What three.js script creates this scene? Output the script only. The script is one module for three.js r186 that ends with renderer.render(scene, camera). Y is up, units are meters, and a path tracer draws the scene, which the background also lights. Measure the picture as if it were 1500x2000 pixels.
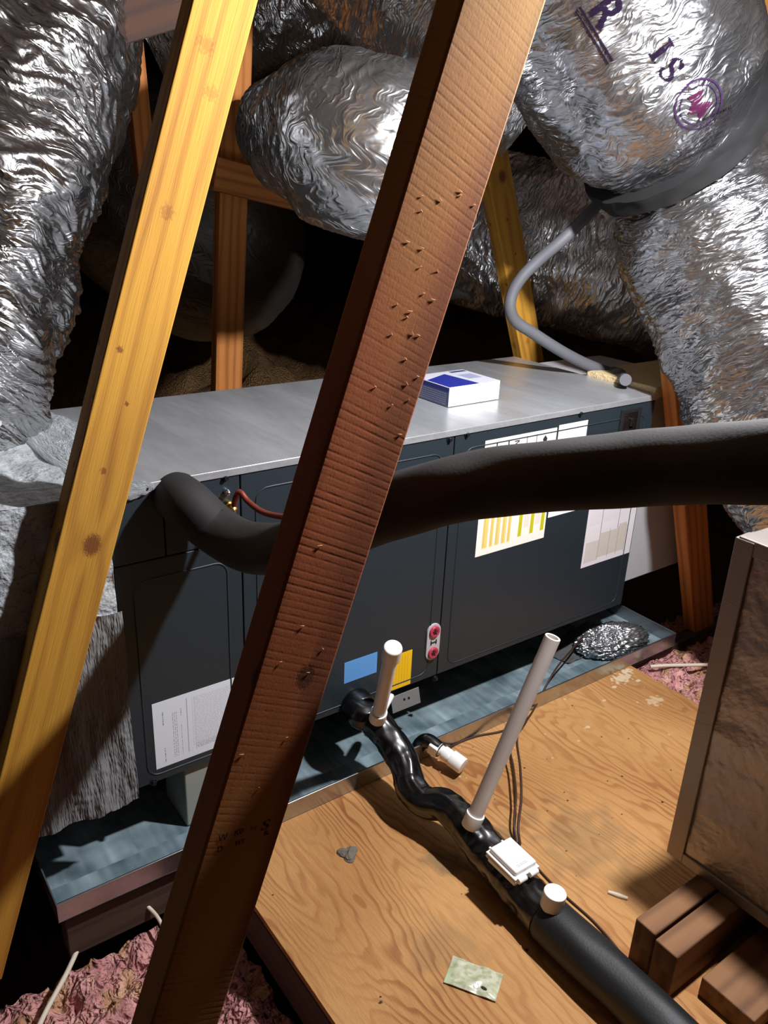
import * as THREE from 'three';
import { RoundedBoxGeometry } from 'three/addons/geometries/RoundedBoxGeometry.js';
import { DecalGeometry } from 'three/addons/geometries/DecalGeometry.js';
import { mergeGeometries } from 'three/addons/utils/BufferGeometryUtils.js';
import { createNoise3D, createNoise2D } from 'simplex-noise';

// ---------------------------------------------------------------- camera, light, exposure
const scene = new THREE.Scene();
scene.background = new THREE.Color(0x000000);
const F = 1611.04, CX = 750, CY = 1000;
const camera = new THREE.PerspectiveCamera(2 * Math.atan(1000 / F) * 180 / Math.PI, 1500 / 2000, 0.05, 40);
camera.rotation.order = 'YXZ';
camera.rotation.set(-0.38408, -0.64103, 0.04501);
camera.position.set(-0.35132, 1.0053, 1.1618);
camera.updateMatrixWorld(true);
const renderer = new THREE.WebGLRenderer({ antialias: true });
renderer.toneMapping = THREE.LinearToneMapping;
renderer.toneMappingExposure = 1.0;
renderer.shadowMap.enabled = true;
const BULB = new THREE.Vector3(0.79, 1.30, 0.64);
const bulbLight = new THREE.PointLight(0xfcfbff, 8.8, 0, 2);
bulbLight.position.copy(BULB); bulbLight.castShadow = true; bulbLight.shadow.radius = 1.3;
scene.add(bulbLight);

// ---------------------------------------------------------------- helpers
let seed = 7;
const rnd = () => { seed = (seed + 0x6d2b79f5) | 0; let t = Math.imul(seed ^ (seed >>> 15), 1 | seed); t = (t + Math.imul(t ^ (t >>> 7), 61 | t)) ^ t; return ((t ^ (t >>> 14)) >>> 0) / 4294967296; };
const n3 = createNoise3D(rnd), n2 = createNoise2D(rnd);
const V = (x, y, z) => new THREE.Vector3(x, y, z);
const clamp = (x, a = 0, b = 1) => Math.min(b, Math.max(a, x));
const smooth = (a, b, x) => { const t = clamp((x - a) / (b - a)); return t * t * (3 - 2 * t); };
const lerp = (a, b, t) => a + (b - a) * t;
// a measured sight line: pixel of the photograph at a distance, or where it meets an axis plane
const ray = (u, v) => V((u - CX) / F, -(v - CY) / F, -1).applyQuaternion(camera.quaternion);
const at = (u, v, d) => ray(u, v).multiplyScalar(d).add(camera.position);
const hit = (u, v, ax, val) => { const r = ray(u, v), t = (val - camera.position[ax]) / r[ax]; return r.multiplyScalar(t).add(camera.position); };
const used = {};
const numbered = (name) => { const k = used[name] = (used[name] ?? -1) + 1; return k ? `${name}_${String(k).padStart(3, '0')}` : name; };
function mesh(name, geo, mat, parent) {
  const m = new THREE.Mesh(geo, mat); m.name = numbered(name); m.castShadow = m.receiveShadow = true; (parent ?? scene).add(m); return m;
}
function tag(o, label, category, group, kind) {
  o.userData.label = label; if (category) o.userData.category = category;
  if (group) o.userData.group = group; if (kind) o.userData.kind = kind; return o;
}
function thing(name, label, category, pos = V(0, 0, 0), group) {
  const g = new THREE.Group(); g.name = numbered(name); g.position.copy(pos); scene.add(g); return tag(g, label, category, group);
}
const struct = (o) => { o.userData.kind = 'structure'; return o; };
// uv in metres from the dominant normal; local Y is the grain
function metreUV(g) {
  const p = g.attributes.position, n = g.attributes.normal, uv = new Float32Array(p.count * 2);
  for (let i = 0; i < p.count; i++) {
    const ax = Math.abs(n.getX(i)), ay = Math.abs(n.getY(i)), az = Math.abs(n.getZ(i));
    if (az >= ax && az >= ay) { uv[2 * i] = p.getX(i); uv[2 * i + 1] = p.getY(i); }
    else if (ax >= ay) { uv[2 * i] = p.getZ(i) + 0.31; uv[2 * i + 1] = p.getY(i); }
    else { uv[2 * i] = p.getX(i); uv[2 * i + 1] = p.getZ(i) * 0.2 + 0.7; }
  }
  g.setAttribute('uv', new THREE.BufferAttribute(uv, 2)); return g;
}
const rbox = (w, h, d, r = 0.003, s = 2) => metreUV(new RoundedBoxGeometry(w, h, d, s, Math.min(r, w / 2.01, h / 2.01, d / 2.01)));
const boxAt = (x0, x1, y0, y1, z0, z1, r = 0.003) => rbox(x1 - x0, y1 - y0, z1 - z0, r).translate((x0 + x1) / 2, (y0 + y1) / 2, (z0 + z1) / 2);
// a board from A to B (ends), w = direction of its wide side
function boardMatrix(A, B, w) {
  const y = B.clone().sub(A).normalize(), x = w.clone().addScaledVector(y, -w.dot(y)).normalize(), z = V(0, 0, 0).crossVectors(x, y);
  return new THREE.Matrix4().makeBasis(x, y, z).setPosition(A.clone().add(B).multiplyScalar(0.5));
}
function boardMesh(o, A, B, w) { boardMatrix(A, B, w).decompose(o.position, o.quaternion, o.scale); return o; }
// swept tube: pts, radius(t) , opts.disp(theta, s, t, R) radial displacement; uv in metres
function sweep(pts, radius, { seg = 80, rad = 16, disp = null, caps = true, tension = 0.5, flat = false } = {}) {
  const curve = pts.length === 2 ? new THREE.LineCurve3(pts[0], pts[1]) : new THREE.CatmullRomCurve3(pts, false, 'centripetal', tension);
  const L = curve.getLength(), pos = [], uv = [], idx = [];
  const P = [], T = [];
  for (let i = 0; i <= seg; i++) { P.push(curve.getPointAt(i / seg)); T.push(curve.getTangentAt(i / seg)); }
  let N = V(0, 1, 0); if (Math.abs(T[0].y) > 0.9) N = V(0, 0, 1);
  N.addScaledVector(T[0], -N.dot(T[0])).normalize();
  for (let i = 0; i <= seg; i++) {
    N.addScaledVector(T[i], -N.dot(T[i])).normalize();
    const Bn = V(0, 0, 0).crossVectors(T[i], N), t = i / seg, R = typeof radius === 'function' ? radius(t) : radius;
    for (let j = 0; j <= rad; j++) {
      const a = (j % rad) / rad * Math.PI * 2, r = R + (disp ? disp(a, t * L, t, R) : 0), c = Math.cos(a) * r, s = Math.sin(a) * r;
      pos.push(P[i].x + N.x * c + Bn.x * s, P[i].y + N.y * c + Bn.y * s, P[i].z + N.z * c + Bn.z * s);
      uv.push(j / rad * Math.PI * 2 * R, t * L);
    }
  }
  const W = rad + 1;
  for (let i = 0; i < seg; i++) for (let j = 0; j < rad; j++) { const a = i * W + j, b = a + W; idx.push(a, a + 1, b, b, a + 1, b + 1); }
  const g = new THREE.BufferGeometry();
  g.setAttribute('position', new THREE.Float32BufferAttribute(pos, 3)); g.setAttribute('uv', new THREE.Float32BufferAttribute(uv, 2)); g.setIndex(idx);
  g.computeVertexNormals();
  const nn = g.attributes.normal;                    // close the seam's shading
  for (let i = 0; i <= seg; i++) {
    const a = i * W, b = a + rad, x = nn.getX(a) + nn.getX(b), y = nn.getY(a) + nn.getY(b), z = nn.getZ(a) + nn.getZ(b), l = Math.hypot(x, y, z) || 1;
    nn.setXYZ(a, x / l, y / l, z / l); nn.setXYZ(b, x / l, y / l, z / l);
  }
  if (!caps) return g;
  const out = [g];
  for (const e of [0, seg]) {
    const cp = [P[e].x, P[e].y, P[e].z], cu = [0, 0], ci = [];
    for (let j = 0; j <= rad; j++) { const k = (e * W + j) * 3; cp.push(pos[k], pos[k + 1], pos[k + 2]); cu.push(0, 0); if (j) e ? ci.push(0, j, j + 1) : ci.push(0, j + 1, j); }
    const c = new THREE.BufferGeometry(); c.setAttribute('position', new THREE.Float32BufferAttribute(cp, 3)); c.setAttribute('uv', new THREE.Float32BufferAttribute(cu, 2)); c.setIndex(ci); c.computeVertexNormals(); out.push(c);
  }
  return mergeGeometries(out);
}
const lathe = (prof, seg = 32) => new THREE.LatheGeometry(prof.map(([r, y]) => new THREE.Vector2(r, y)), seg);
function orient(o, A, B) { o.position.copy(A); o.quaternion.setFromUnitVectors(V(0, 1, 0), B.clone().sub(A).normalize()); return o; }

// ---------------------------------------------------------------- textures
function dataTex(w, h, fn, srgb, wrap = THREE.RepeatWrapping) {
  const d = new Uint8Array(w * h * 4), o = [0, 0, 0];
  for (let y = 0, i = 0; y < h; y++) for (let x = 0; x < w; x++, i += 4) { fn(x, y, o); d[i] = clamp(o[0], 0, 255); d[i + 1] = clamp(o[1], 0, 255); d[i + 2] = clamp(o[2], 0, 255); d[i + 3] = 255; }
  const t = new THREE.DataTexture(d, w, h); t.magFilter = t.minFilter = THREE.LinearFilter; t.wrapS = t.wrapT = wrap;
  if (srgb) t.colorSpace = THREE.SRGBColorSpace; t.needsUpdate = true; return t;
}
const grey = (w, h, fn, wrap) => dataTex(w, h, (x, y, o) => { o[0] = o[1] = o[2] = fn(x, y) * 255; }, false, wrap);
const fbm = (x, y, z, oct = 3) => { let s = 0, a = 0.5; for (let i = 0; i < oct; i++) { s += a * n3(x, y, z); x *= 2.03; y *= 2.03; z += 7; a *= 0.5; } return s; };
// wood: metres across w by h; u across the board, v along the grain
function wood(mw, mh, pw, ph, base, dark, { off = 0, bands = 26, saw = 0, knots = [], spots = [], fine = 0.5, low = null, bump = 0.0006, streak = 0.5, rough = 0.75, patches = 0.15 } = {}) {
  const H = new Float32Array(pw * ph);
  const map = dataTex(pw, ph, (x, y, o) => {
    const u = x / pw * mw - mw / 2, v = y / ph * mh - mh / 2;
    let uu = u, kd = 0;
    for (const [ku, kv, kr] of knots) { const dx = u - ku, dy = (v - kv) * 0.75, d = Math.hypot(dx, dy); uu += Math.sign(dx || 1) * kr * Math.exp(-d * d / (kr * kr * 4)) * 0.9; kd = Math.max(kd, 1 - smooth(kr * 0.45, kr, d + n2(u * 300, v * 300) * kr * 0.18)); }
    const warp = n3(u * 6, v * 1.1, off) * 0.018 + n3(u * 20, v * 3, off + 4) * 0.004;
    const ring = Math.sin((uu + warp) * bands * 6.283 + off) * 0.5 + 0.5;
    const late = Math.pow(ring, 2.2);
    const fib = n3(u * 900, v * 14, off + 9) * 0.6 + n3(u * 320, v * 5, off + 2) * 0.4;
    let t = late * streak + fib * 0.16 * fine + n3(u * 14, v * 2.2, off + 5) * patches;
    let hh = 0.5 + fib * (saw ? 0.05 : 0.2) - late * 0.12;
    if (saw) {
      const ph_ = (v + u * 0.16 + n2(v * 9, off) * 0.0016) / saw, k = Math.floor(ph_), f = ph_ - k, q = Math.abs(Math.sin(k * 91.7 + off)) * 0.75 + 0.25;
      const line = Math.exp(-Math.pow((f - 0.5) * 8, 2)) * q * (0.65 + 0.35 * n3(u * 40, k * 3.1, off)) * clamp(0.75 + n2(v * 2.2, off + 3) * 0.7, 0.15, 1);
      t += line * 0.32; hh += -line * 0.55 + n3(u * 260, v * 700, off) * 0.06;
    }
    for (const [su, sv, sr, sa] of spots) { const d = Math.hypot(u - su, v - sv) + n2(u * 160, v * 160) * sr * 0.35; t += (sa ?? 0.9) * (1 - smooth(sr * 0.4, sr, d)); }
    t += kd * 0.95; hh -= kd * 0.25;
    t = clamp(t);
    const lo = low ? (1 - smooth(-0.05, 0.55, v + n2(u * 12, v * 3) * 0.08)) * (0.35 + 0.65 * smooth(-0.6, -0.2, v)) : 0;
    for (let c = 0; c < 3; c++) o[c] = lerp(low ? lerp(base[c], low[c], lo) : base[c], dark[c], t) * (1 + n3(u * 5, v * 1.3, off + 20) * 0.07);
    H[y * pw + x] = hh;
  }, true);
  const bm = grey(pw, ph, (x, y) => H[y * pw + x]);
  for (const t of [map, bm]) { t.repeat.set(1 / mw, 1 / mh); t.offset.set(0.5, 0.5); }
  return new THREE.MeshStandardMaterial({ map, bumpMap: bm, bumpScale: bump * 2, roughness: rough });
}
const MAT = {};
MAT.post = wood(0.16, 2.2, 256, 2048, [196, 143, 48], [120, 68, 18], { off: 1.3, bands: 30, streak: 0.34, patches: 0.22, knots: [[0.006, -0.21, 0.016]], spots: [[-0.023, 0.07, 0.006], [0.004, 0.0, 0.004], [-0.004, -0.10, 0.006, 0.6], [0.01, 0.42, 0.012, 0.35], [-0.012, 0.47, 0.014, 0.3], [0.006, 0.85, 0.005], [0.03, 1.0, 0.008, 0.6], [-0.006, 0.26, 0.013, 0.3]] });
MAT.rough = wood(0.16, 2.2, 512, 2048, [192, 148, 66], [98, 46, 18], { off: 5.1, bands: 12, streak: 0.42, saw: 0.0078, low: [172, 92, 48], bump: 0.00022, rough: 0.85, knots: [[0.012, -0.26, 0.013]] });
MAT.orange = wood(0.16, 1.6, 128, 1024, [206, 132, 62], [120, 60, 22], { off: 9.4, bands: 34, streak: 0.4 });
MAT.brown = wood(0.2, 2, 128, 512, [74, 54, 42], [38, 27, 21], { off: 13, bands: 30, streak: 0.4 });

MAT.offcut = wood(0.2, 1.4, 128, 1024, [126, 88, 56], [70, 42, 24], { off: 17, bands: 26, streak: 0.45, patches: 0.35 });
// crinkled film relief, 0.3 m tile, wrinkles across the duct
const crink = grey(1024, 1024, (x, y) => {
  const u = x / 1024 * 0.3, v = y / 1024 * 0.3, w = n3(u * 14, v * 14, 3) * 0.012 + n3(u * 40, v * 60, 9) * 0.003;
  const a = 1 - Math.abs(n3(u * 11, (v + w) * 90, 1)), b = 1 - Math.abs(n3(u * 26 + 3, (v + w) * 190, 5)), c = n3(u * 24, v * 24, 8);
  return clamp(a * a * 0.5 + b * b * 0.26 * (0.6 + c * 0.4) + n3(u * 90, v * 260, 2) * 0.04 + 0.12);
}, THREE.MirroredRepeatWrapping);
crink.repeat.set(1 / 0.3, 1 / 0.3);
const foil = (rough, bump, tint = 0xd6d8da, metal = 0.95) => new THREE.MeshPhysicalMaterial({ color: tint, metalness: metal, roughness: rough, bumpMap: crink, bumpScale: bump });
MAT.foil = foil(0.27, 0.0026, 0xc8cacc);
MAT.foilFar = foil(0.32, 0.0028, 0xdcdee0, 0.9);
MAT.foilBright = foil(0.2, 0.0016, 0xc2c2c2, 0.99);
MAT.foilSoft = foil(0.25, 0.0022, 0xb8babd, 0.98);
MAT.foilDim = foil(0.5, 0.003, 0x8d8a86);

// galvanised sheet
const spangle = dataTex(512, 512, (x, y, o) => {
  const u = x / 512, v = y / 512, s = n3(u * 30, v * 30, 2) * 0.3 + n3(u * 5, v * 5, 5) * 0.5;
  o[0] = 184 + s * 14; o[1] = 187 + s * 14; o[2] = 190 + s * 14;
}, true);
spangle.repeat.set(2.2, 2.2);
const spangleR = grey(512, 512, (x, y) => { const u = x / 512, v = y / 512; return clamp(0.45 + n3(u * 26, v * 26, 12) * 0.05 + n3(u * 5, v * 5, 15) * 0.12); });
spangleR.repeat.set(2.2, 2.2);
MAT.galv = new THREE.MeshStandardMaterial({ map: spangle, color: 0xc8c8c8, roughnessMap: spangleR, roughness: 0.55, metalness: 0.75 });
MAT.galvTop = new THREE.MeshStandardMaterial({ map: spangle, color: 0xffffff, roughnessMap: spangleR, roughness: 0.75, metalness: 0.55 });
const panT = dataTex(512, 512, (x, y, o) => {
  const u = x / 512, v = y / 512, s = fbm(u * 6, v * 6, 31) + n3(u * 40, v * 5, 33) * 0.25, q = Math.max(0, n3(u * 90, v * 90, 38) - 0.84) * 3;
  o[0] = 128 + s * 60 + q * 90; o[1] = 148 + s * 60 + q * 90; o[2] = 156 + s * 60 + q * 90;
}, true);
panT.repeat.set(1.3, 1.3);
MAT.pan = new THREE.MeshStandardMaterial({ map: panT, roughness: 0.5, metalness: 0.35 });
// painted cabinet steel
const steel = grey(256, 256, (x, y) => 0.5 + n2(x * 0.5, y * 0.5) * 0.3 + n2(x * 0.12, y * 0.12) * 0.2); steel.repeat.set(12, 12);
MAT.steel = new THREE.MeshPhysicalMaterial({ color: new THREE.Color(0x29333a), roughness: 0.42, metalness: 0.2, bumpMap: steel, bumpScale: 0.00006 });
MAT.darkSteel = new THREE.MeshStandardMaterial({ color: 0x17191b, roughness: 0.6 });
MAT.black = new THREE.MeshStandardMaterial({ color: 0x0a0a0b, roughness: 0.5 });
// black foam and tape
const foamB = grey(256, 256, (x, y) => 0.5 + n2(x * 0.31, y * 0.31) * 0.3 + n2(x * 0.07, y * 0.07) * 0.25); foamB.repeat.set(9, 9);
MAT.foam = new THREE.MeshStandardMaterial({ color: 0x1a1717, roughness: 0.8, bumpMap: foamB, bumpScale: 0.00018 });
MAT.foamDrain = new THREE.MeshStandardMaterial({ color: 0x121416, roughness: 0.55, bumpMap: foamB, bumpScale: 0.00018 });
MAT.tape = new THREE.MeshPhysicalMaterial({ color: 0x08080a, roughness: 0.28, clearcoat: 0.4, clearcoatRoughness: 0.25 });
MAT.pvc = new THREE.MeshPhysicalMaterial({ color: 0xdfd8d2, roughness: 0.35 });
MAT.whitePlastic = new THREE.MeshPhysicalMaterial({ color: 0xf0efec, roughness: 0.4 });
MAT.copper = new THREE.MeshStandardMaterial({ color: 0x8a4334, roughness: 0.5, metalness: 0.6 });
MAT.brass = new THREE.MeshStandardMaterial({ color: 0xc9a66a, roughness: 0.3, metalness: 1 });
MAT.conduit = new THREE.MeshStandardMaterial({ color: 0x5c5d62, roughness: 0.6 });
MAT.wire = new THREE.MeshStandardMaterial({ color: 0x3b2013, roughness: 0.6 });
MAT.cable = new THREE.MeshStandardMaterial({ color: 0xd9cdb8, roughness: 0.55 });
// mastic covered duct board
const mastic = dataTex(1024, 1024, (x, y, o) => {
  const u = x / 1024, v = y / 1024, s = fbm(u * 7, v * 7, 51, 4) * 1.3, r = 1 - Math.abs(n3(u * 14 + n3(u * 9, v * 9, 3) * 0.7, v * 14, 55)), q = smooth(0.93, 1, r) * 0.5 + Math.max(0, n3(u * 45, v * 45, 57) - 0.5) * 1.2;
  const k = 190 + s * 26 - q * 70; o[0] = k * 0.97; o[1] = k * 1.0; o[2] = k * 1.02;
}, true);
const masticB = grey(1024, 1024, (x, y) => { const u = x / 1024, v = y / 1024; return clamp(0.5 + fbm(u * 18, v * 18, 61, 4) * 0.6 + (1 - Math.abs(n3(u * 12, v * 30, 66))) * 0.15); });
mastic.repeat.set(2.2, 2.2); masticB.repeat.set(2.2, 2.2);
MAT.mastic = new THREE.MeshStandardMaterial({ map: mastic, bumpMap: masticB, bumpScale: 0.004, roughness: 0.7, metalness: 0.15 });
const clothB = grey(512, 512, (x, y) => { const u = x / 512, v = y / 512; return clamp(0.5 + n3(u * 60, v * 6, 71) * 0.35 + n3(u * 140, v * 18, 73) * 0.2); }); clothB.repeat.set(4, 4);
MAT.cloth = new THREE.MeshStandardMaterial({ color: 0x777879, bumpMap: clothB, bumpScale: 0.003, roughness: 0.9 });
// pink fibreglass
const pinkT = dataTex(512, 512, (x, y, o) => {
  const u = x / 512, v = y / 512, s = fbm(u * 9, v * 9, 81, 4), h = smooth(0.5, 0.8, n3(u * 26, v * 26, 85)), y2 = smooth(0.1, 0.6, n3(u * 7, v * 7, 88));
  o[0] = lerp(206, 198, y2) + s * 46 - h * 90; o[1] = lerp(146, 150, y2) + s * 46 - h * 80; o[2] = lerp(142, 116, y2) + s * 40 - h * 76;
}, true); pinkT.repeat.set(2.4, 2.4);
const pinkB = grey(512, 512, (x, y) => { const u = x / 512, v = y / 512; return clamp(0.5 + fbm(u * 40, v * 40, 91, 4) * 0.7); }); pinkB.repeat.set(2.4, 2.4);
MAT.pink = new THREE.MeshStandardMaterial({ map: pinkT, bumpMap: pinkB, bumpScale: 0.012, roughness: 1 });
MAT.blown = new THREE.MeshStandardMaterial({ color: 0xb48a5a, bumpMap: pinkB, bumpScale: 0.02, roughness: 1 });
MAT.tan = new THREE.MeshStandardMaterial({ color: 0xd8c295, bumpMap: pinkB, bumpScale: 0.002, roughness: 0.9 });
MAT.board = new THREE.MeshStandardMaterial({ color: 0xb4b4b8, roughness: 0.85 });

// ---------------------------------------------------------------- the attic shell
const shell = new THREE.Group(); shell.name = 'ceiling'; struct(shell); scene.add(shell);
{
  const RX = 0.5, RY = 2.7, sl = Math.tan(30 * Math.PI / 180), len = 5.6;
  for (const s of [-1, 1]) {
    const p = mesh('roof_panel', rbox(len, 0.02, 8.2, 0.002), MAT.brown, shell);
    p.position.set(RX + s * Math.cos(Math.PI / 6) * len / 2, RY - len / 4, -1); p.rotation.z = -s * Math.PI / 6;
    for (const z of [0.534, 0.041, -0.57, -1.079, -1.7, -2.3, -2.9, -3.5, 1.1]) {
      const r = mesh('rafter', rbox(0.089, len, 0.038, 0.003), MAT.brown, shell);
      const d = V(s * Math.cos(Math.PI / 6), -0.5, 0), A = V(RX, RY - 0.065, z), B = A.clone().addScaledVector(d, len - 0.3);
      boardMesh(r, A, B, V(0, 1, 0));
    }
  }
  struct(mesh('floor', boxAt(-4.8, 5.8, -0.4, -0.36, -5.1, 3.1, 0.002), MAT.brown));
  const tri = new THREE.Shape([new THREE.Vector2(-4.7, -0.4), new THREE.Vector2(5.7, -0.4), new THREE.Vector2(0.5, 2.72)]);
  const gable = (z) => new THREE.ExtrudeGeometry(tri, { depth: 0.04, bevelEnabled: false }).translate(0, 0, z);
  struct(mesh('wall_back', gable(-5.1), MAT.brown)); struct(mesh('wall_front', gable(3.05), MAT.brown));
}
// ceiling joists the trusses stand on
for (const [z, l] of [[0.041, 'dark ceiling joist lying beneath the metal drain pan'], [0.534, 'ceiling joist under the near edge of the plywood sheet']]) {
  const j = mesh('ceiling_joist', rbox(0.089, 4.2, 0.038, 0.003), MAT.brown); boardMesh(j, V(-1.6, -0.197, z), V(2.6, -0.197, z), V(0, 1, 0)); if (z < 0.1) { j.geometry = rbox(0.089, 2.8, 0.038, 0.003); boardMesh(j, V(-0.15, -0.197, z), V(2.65, -0.197, z), V(0, 1, 0)); } tag(j, l, 'joist');
}
{ const j = mesh('ceiling_joist', rbox(0.089, 1.7, 0.038, 0.003), MAT.brown); boardMesh(j, V(0.136, -0.1975, 0.062), V(0.136, -0.1975, 0.513), V(0, 1, 0));
  j.geometry = rbox(0.089, 0.45, 0.038, 0.003); tag(j, 'dark blocking board along the left edge of the plywood sheet', 'joist'); }
function heightField(x0, x1, z0, z1, nx, nz, fn) {
  const g = new THREE.PlaneGeometry(x1 - x0, z1 - z0, nx, nz); g.rotateX(-Math.PI / 2); g.translate((x0 + x1) / 2, 0, (z0 + z1) / 2);
  const p = g.attributes.position, uv = g.attributes.uv;
  for (let i = 0; i < p.count; i++) { const x = p.getX(i), z = p.getZ(i); p.setXYZ(i, x + n3(x * 30, z * 30, 4) * 0.006, fn(x, z), z + n3(x * 30, z * 30, 14) * 0.006); uv.setXY(i, x, z); }
  g.computeVertexNormals(); return g;
}
const bumpy = (x, z) => fbm(x * 9, z * 9, 3, 3) * 0.035 + n3(x * 45, z * 45, 6) * 0.003 - Math.pow(Math.max(0, n3(x * 38, z * 38, 17)), 2) * 0.016;
const pinkN = mesh('fiberglass_insulation', heightField(-1.0, 0.115, 0.062, 0.515, 300, 130, (x, z) => -0.275 + bumpy(x, z)), MAT.pink);
tag(pinkN, 'pink fluffy fiberglass insulation at the lower left beneath the wooden posts', 'insulation', null, 'stuff');
const pinkR = mesh('fiberglass_insulation', heightField(1.285, 2.0, -0.06, 0.8, 180, 220, (x, z) => -0.175 + bumpy(x * 0.8, z * 0.8) * 1.2), MAT.pink);
tag(pinkR, 'pink fiberglass insulation beyond the far right edge of the plywood', 'insulation', null, 'stuff');
const blown = mesh('loose_insulation', heightField(-4.4, 5.4, -5.0, -0.75, 220, 110, (x, z) => -0.22 + smooth(-0.9, -3.2, z) * 0.36 + fbm(x * 3, z * 3, 3, 4) * 0.16), MAT.blown);
tag(blown, 'brown loose insulation mounded on the attic floor behind the metal cabinet', 'insulation', null, 'stuff');

// ---------------------------------------------------------------- truss webs
function web(name, label, mat, A, B, w, W, T, cat = 'post') { const m = mesh(name, rbox(W, A.distanceTo(B), T, 0.003, 2), mat); boardMesh(m, A, B, w); return tag(m, label, cat); }
{ // the near rough-sawn web, in the plane z = 0.553
  const e = V(0.1592, 1.144, 0.534), d = V(0.3222, 0.9466, 0).normalize(), w = V(0.9466, -0.3222, 0);
  const c = e.clone().addScaledVector(w, 0.0445), A = c.clone().addScaledVector(d, -1.345), B = c.clone().addScaledVector(d, 0.62);
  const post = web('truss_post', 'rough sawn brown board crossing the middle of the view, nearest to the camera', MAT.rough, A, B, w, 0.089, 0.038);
  // split fibres standing off the sawn face
  const L = A.distanceTo(B);
  const fib = [];
  for (let i = 0; i < 34; i++) {
    const u = (rnd() - 0.5) * 0.08, v = i < 22 ? 0.02 + rnd() * 0.22 : -0.5 + rnd() * 0.6, l = 0.0025 + rnd() * 0.004;
    const g = new THREE.ConeGeometry(0.0004, l, 4).rotateZ(0.5 + rnd() * 1.2).rotateX(0.5 * rnd()).translate(u, v, 0.0196); fib.push(g);
  }
  const s = mesh('splinters', mergeGeometries(fib), new THREE.MeshStandardMaterial({ color: 0xc99a6a, roughness: 0.8 }), post); s.userData.kind = 'stuff';
  const cv = document.createElement('canvas'); cv.width = 256; cv.height = 128; const x = cv.getContext('2d'); x.clearRect(0, 0, 256, 128);
  x.fillStyle = 'rgba(16,10,8,0.85)'; x.font = 'bold 40px sans-serif'; x.fillText('W', 14, 52); x.fillText('D', 12, 104); x.font = 'bold 30px sans-serif'; x.fillText('KD', 74, 48); x.fillText('HT', 84, 100); x.font = 'bold 34px serif'; x.fillText('½', 136, 52); x.font = 'italic bold 62px serif'; x.fillText('S', 178, 66); x.font = 'bold 34px sans-serif'; x.fillText('&', 196, 96);
  const tx = new THREE.CanvasTexture(cv); tx.colorSpace = THREE.SRGBColorSpace;
  const st = mesh('grade_stamp', new THREE.PlaneGeometry(0.075, 0.034), new THREE.MeshStandardMaterial({ map: tx, transparent: true, roughness: 0.9 }), post);
  st.position.set(0.002, -0.44, 0.0194); st.rotation.z = 0.18;
}
{ // second web, one truss further back
  const a = hit(376.5, 0, 'z', 0.06), b = hit(46, 1330, 'z', 0.06), d = a.clone().sub(b).normalize(), w = V(d.y, -d.x, 0);
  const c0 = a.clone().addScaledVector(w, 0.0412).setZ(0.041);
  web('truss_post', 'smooth yellow board leaning before the left end of the cabinet, bright at its top', MAT.post, c0.clone().addScaledVector(d, -1.47), c0.clone().addScaledVector(d, 0.45), w, 0.0825, 0.038);
}
web('truss_post', 'orange board rising from the floor just past the right end of the cabinet', MAT.orange, hit(1323, 672, 'z', 0.03), hit(1374, 1330, 'z', 0.03), V(1, 0.3, 0), 0.089, 0.038);
web('truss_post', 'short orange stud behind the right rear corner of the cabinet, crossed by grey conduit', MAT.post, hit(944, 215, 'z', -0.57), hit(1038, 730, 'z', -0.57), V(1, 0.2, 0), 0.085, 0.038);
web('truss_post', 'upright orange stud standing behind the cabinet, left of the big foil elbow', MAT.orange, hit(462, -60, 'z', -1.08), hit(441, 800, 'z', -1.08), V(1, 0, 0), 0.086, 0.038);
web('truss_post', 'thin slanted stud seen between the left foil duct and the yellow board', MAT.orange, hit(250, 20, 'z', -1.12), hit(290, 400, 'z', -1.12), V(1, 0, 0), 0.05, 0.038);
web('truss_brace', 'orange cross brace running under the foil elbow from the upright stud', MAT.orange, hit(415, 338, 'z', -1.04), hit(760, 428, 'z', -1.04), V(0, 1, 0), 0.085, 0.038, 'brace');
web('truss_brace', 'dark brown beam at the top left behind the yellow board', wood(0.2, 1.4, 128, 512, [70, 36, 14], [36, 18, 8], { off: 23 }), hit(120, 62, 'z', -0.5), hit(420, -22, 'z', -0.5), V(0, 1, 0), 0.089, 0.038, 'brace');
web('truss_post', 'orange board at the top right corner beside the printed foil duct', MAT.orange, hit(1530, -60, 'z', -0.3), hit(1452, 215, 'z', -0.3), V(1, 0.2, 0), 0.089, 0.038);

const scribble = (c, x0, y0, x1, y1, step, fill, h = 2, vert = false) => { c.fillStyle = fill; if (vert) for (let x = x0; x < x1; x += step) { let y = y0; while (y < y1) { const l = 4 + rnd() * 18; c.fillRect(x, y, h, Math.min(l, y1 - y)); y += l + 3 + rnd() * 4; } } else for (let y = y0; y < y1; y += step) { let x = x0; while (x < x1) { const l = 4 + rnd() * 18; c.fillRect(x, y, Math.min(l, x1 - x), h); x += l + 3 + rnd() * 4; } } };
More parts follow.
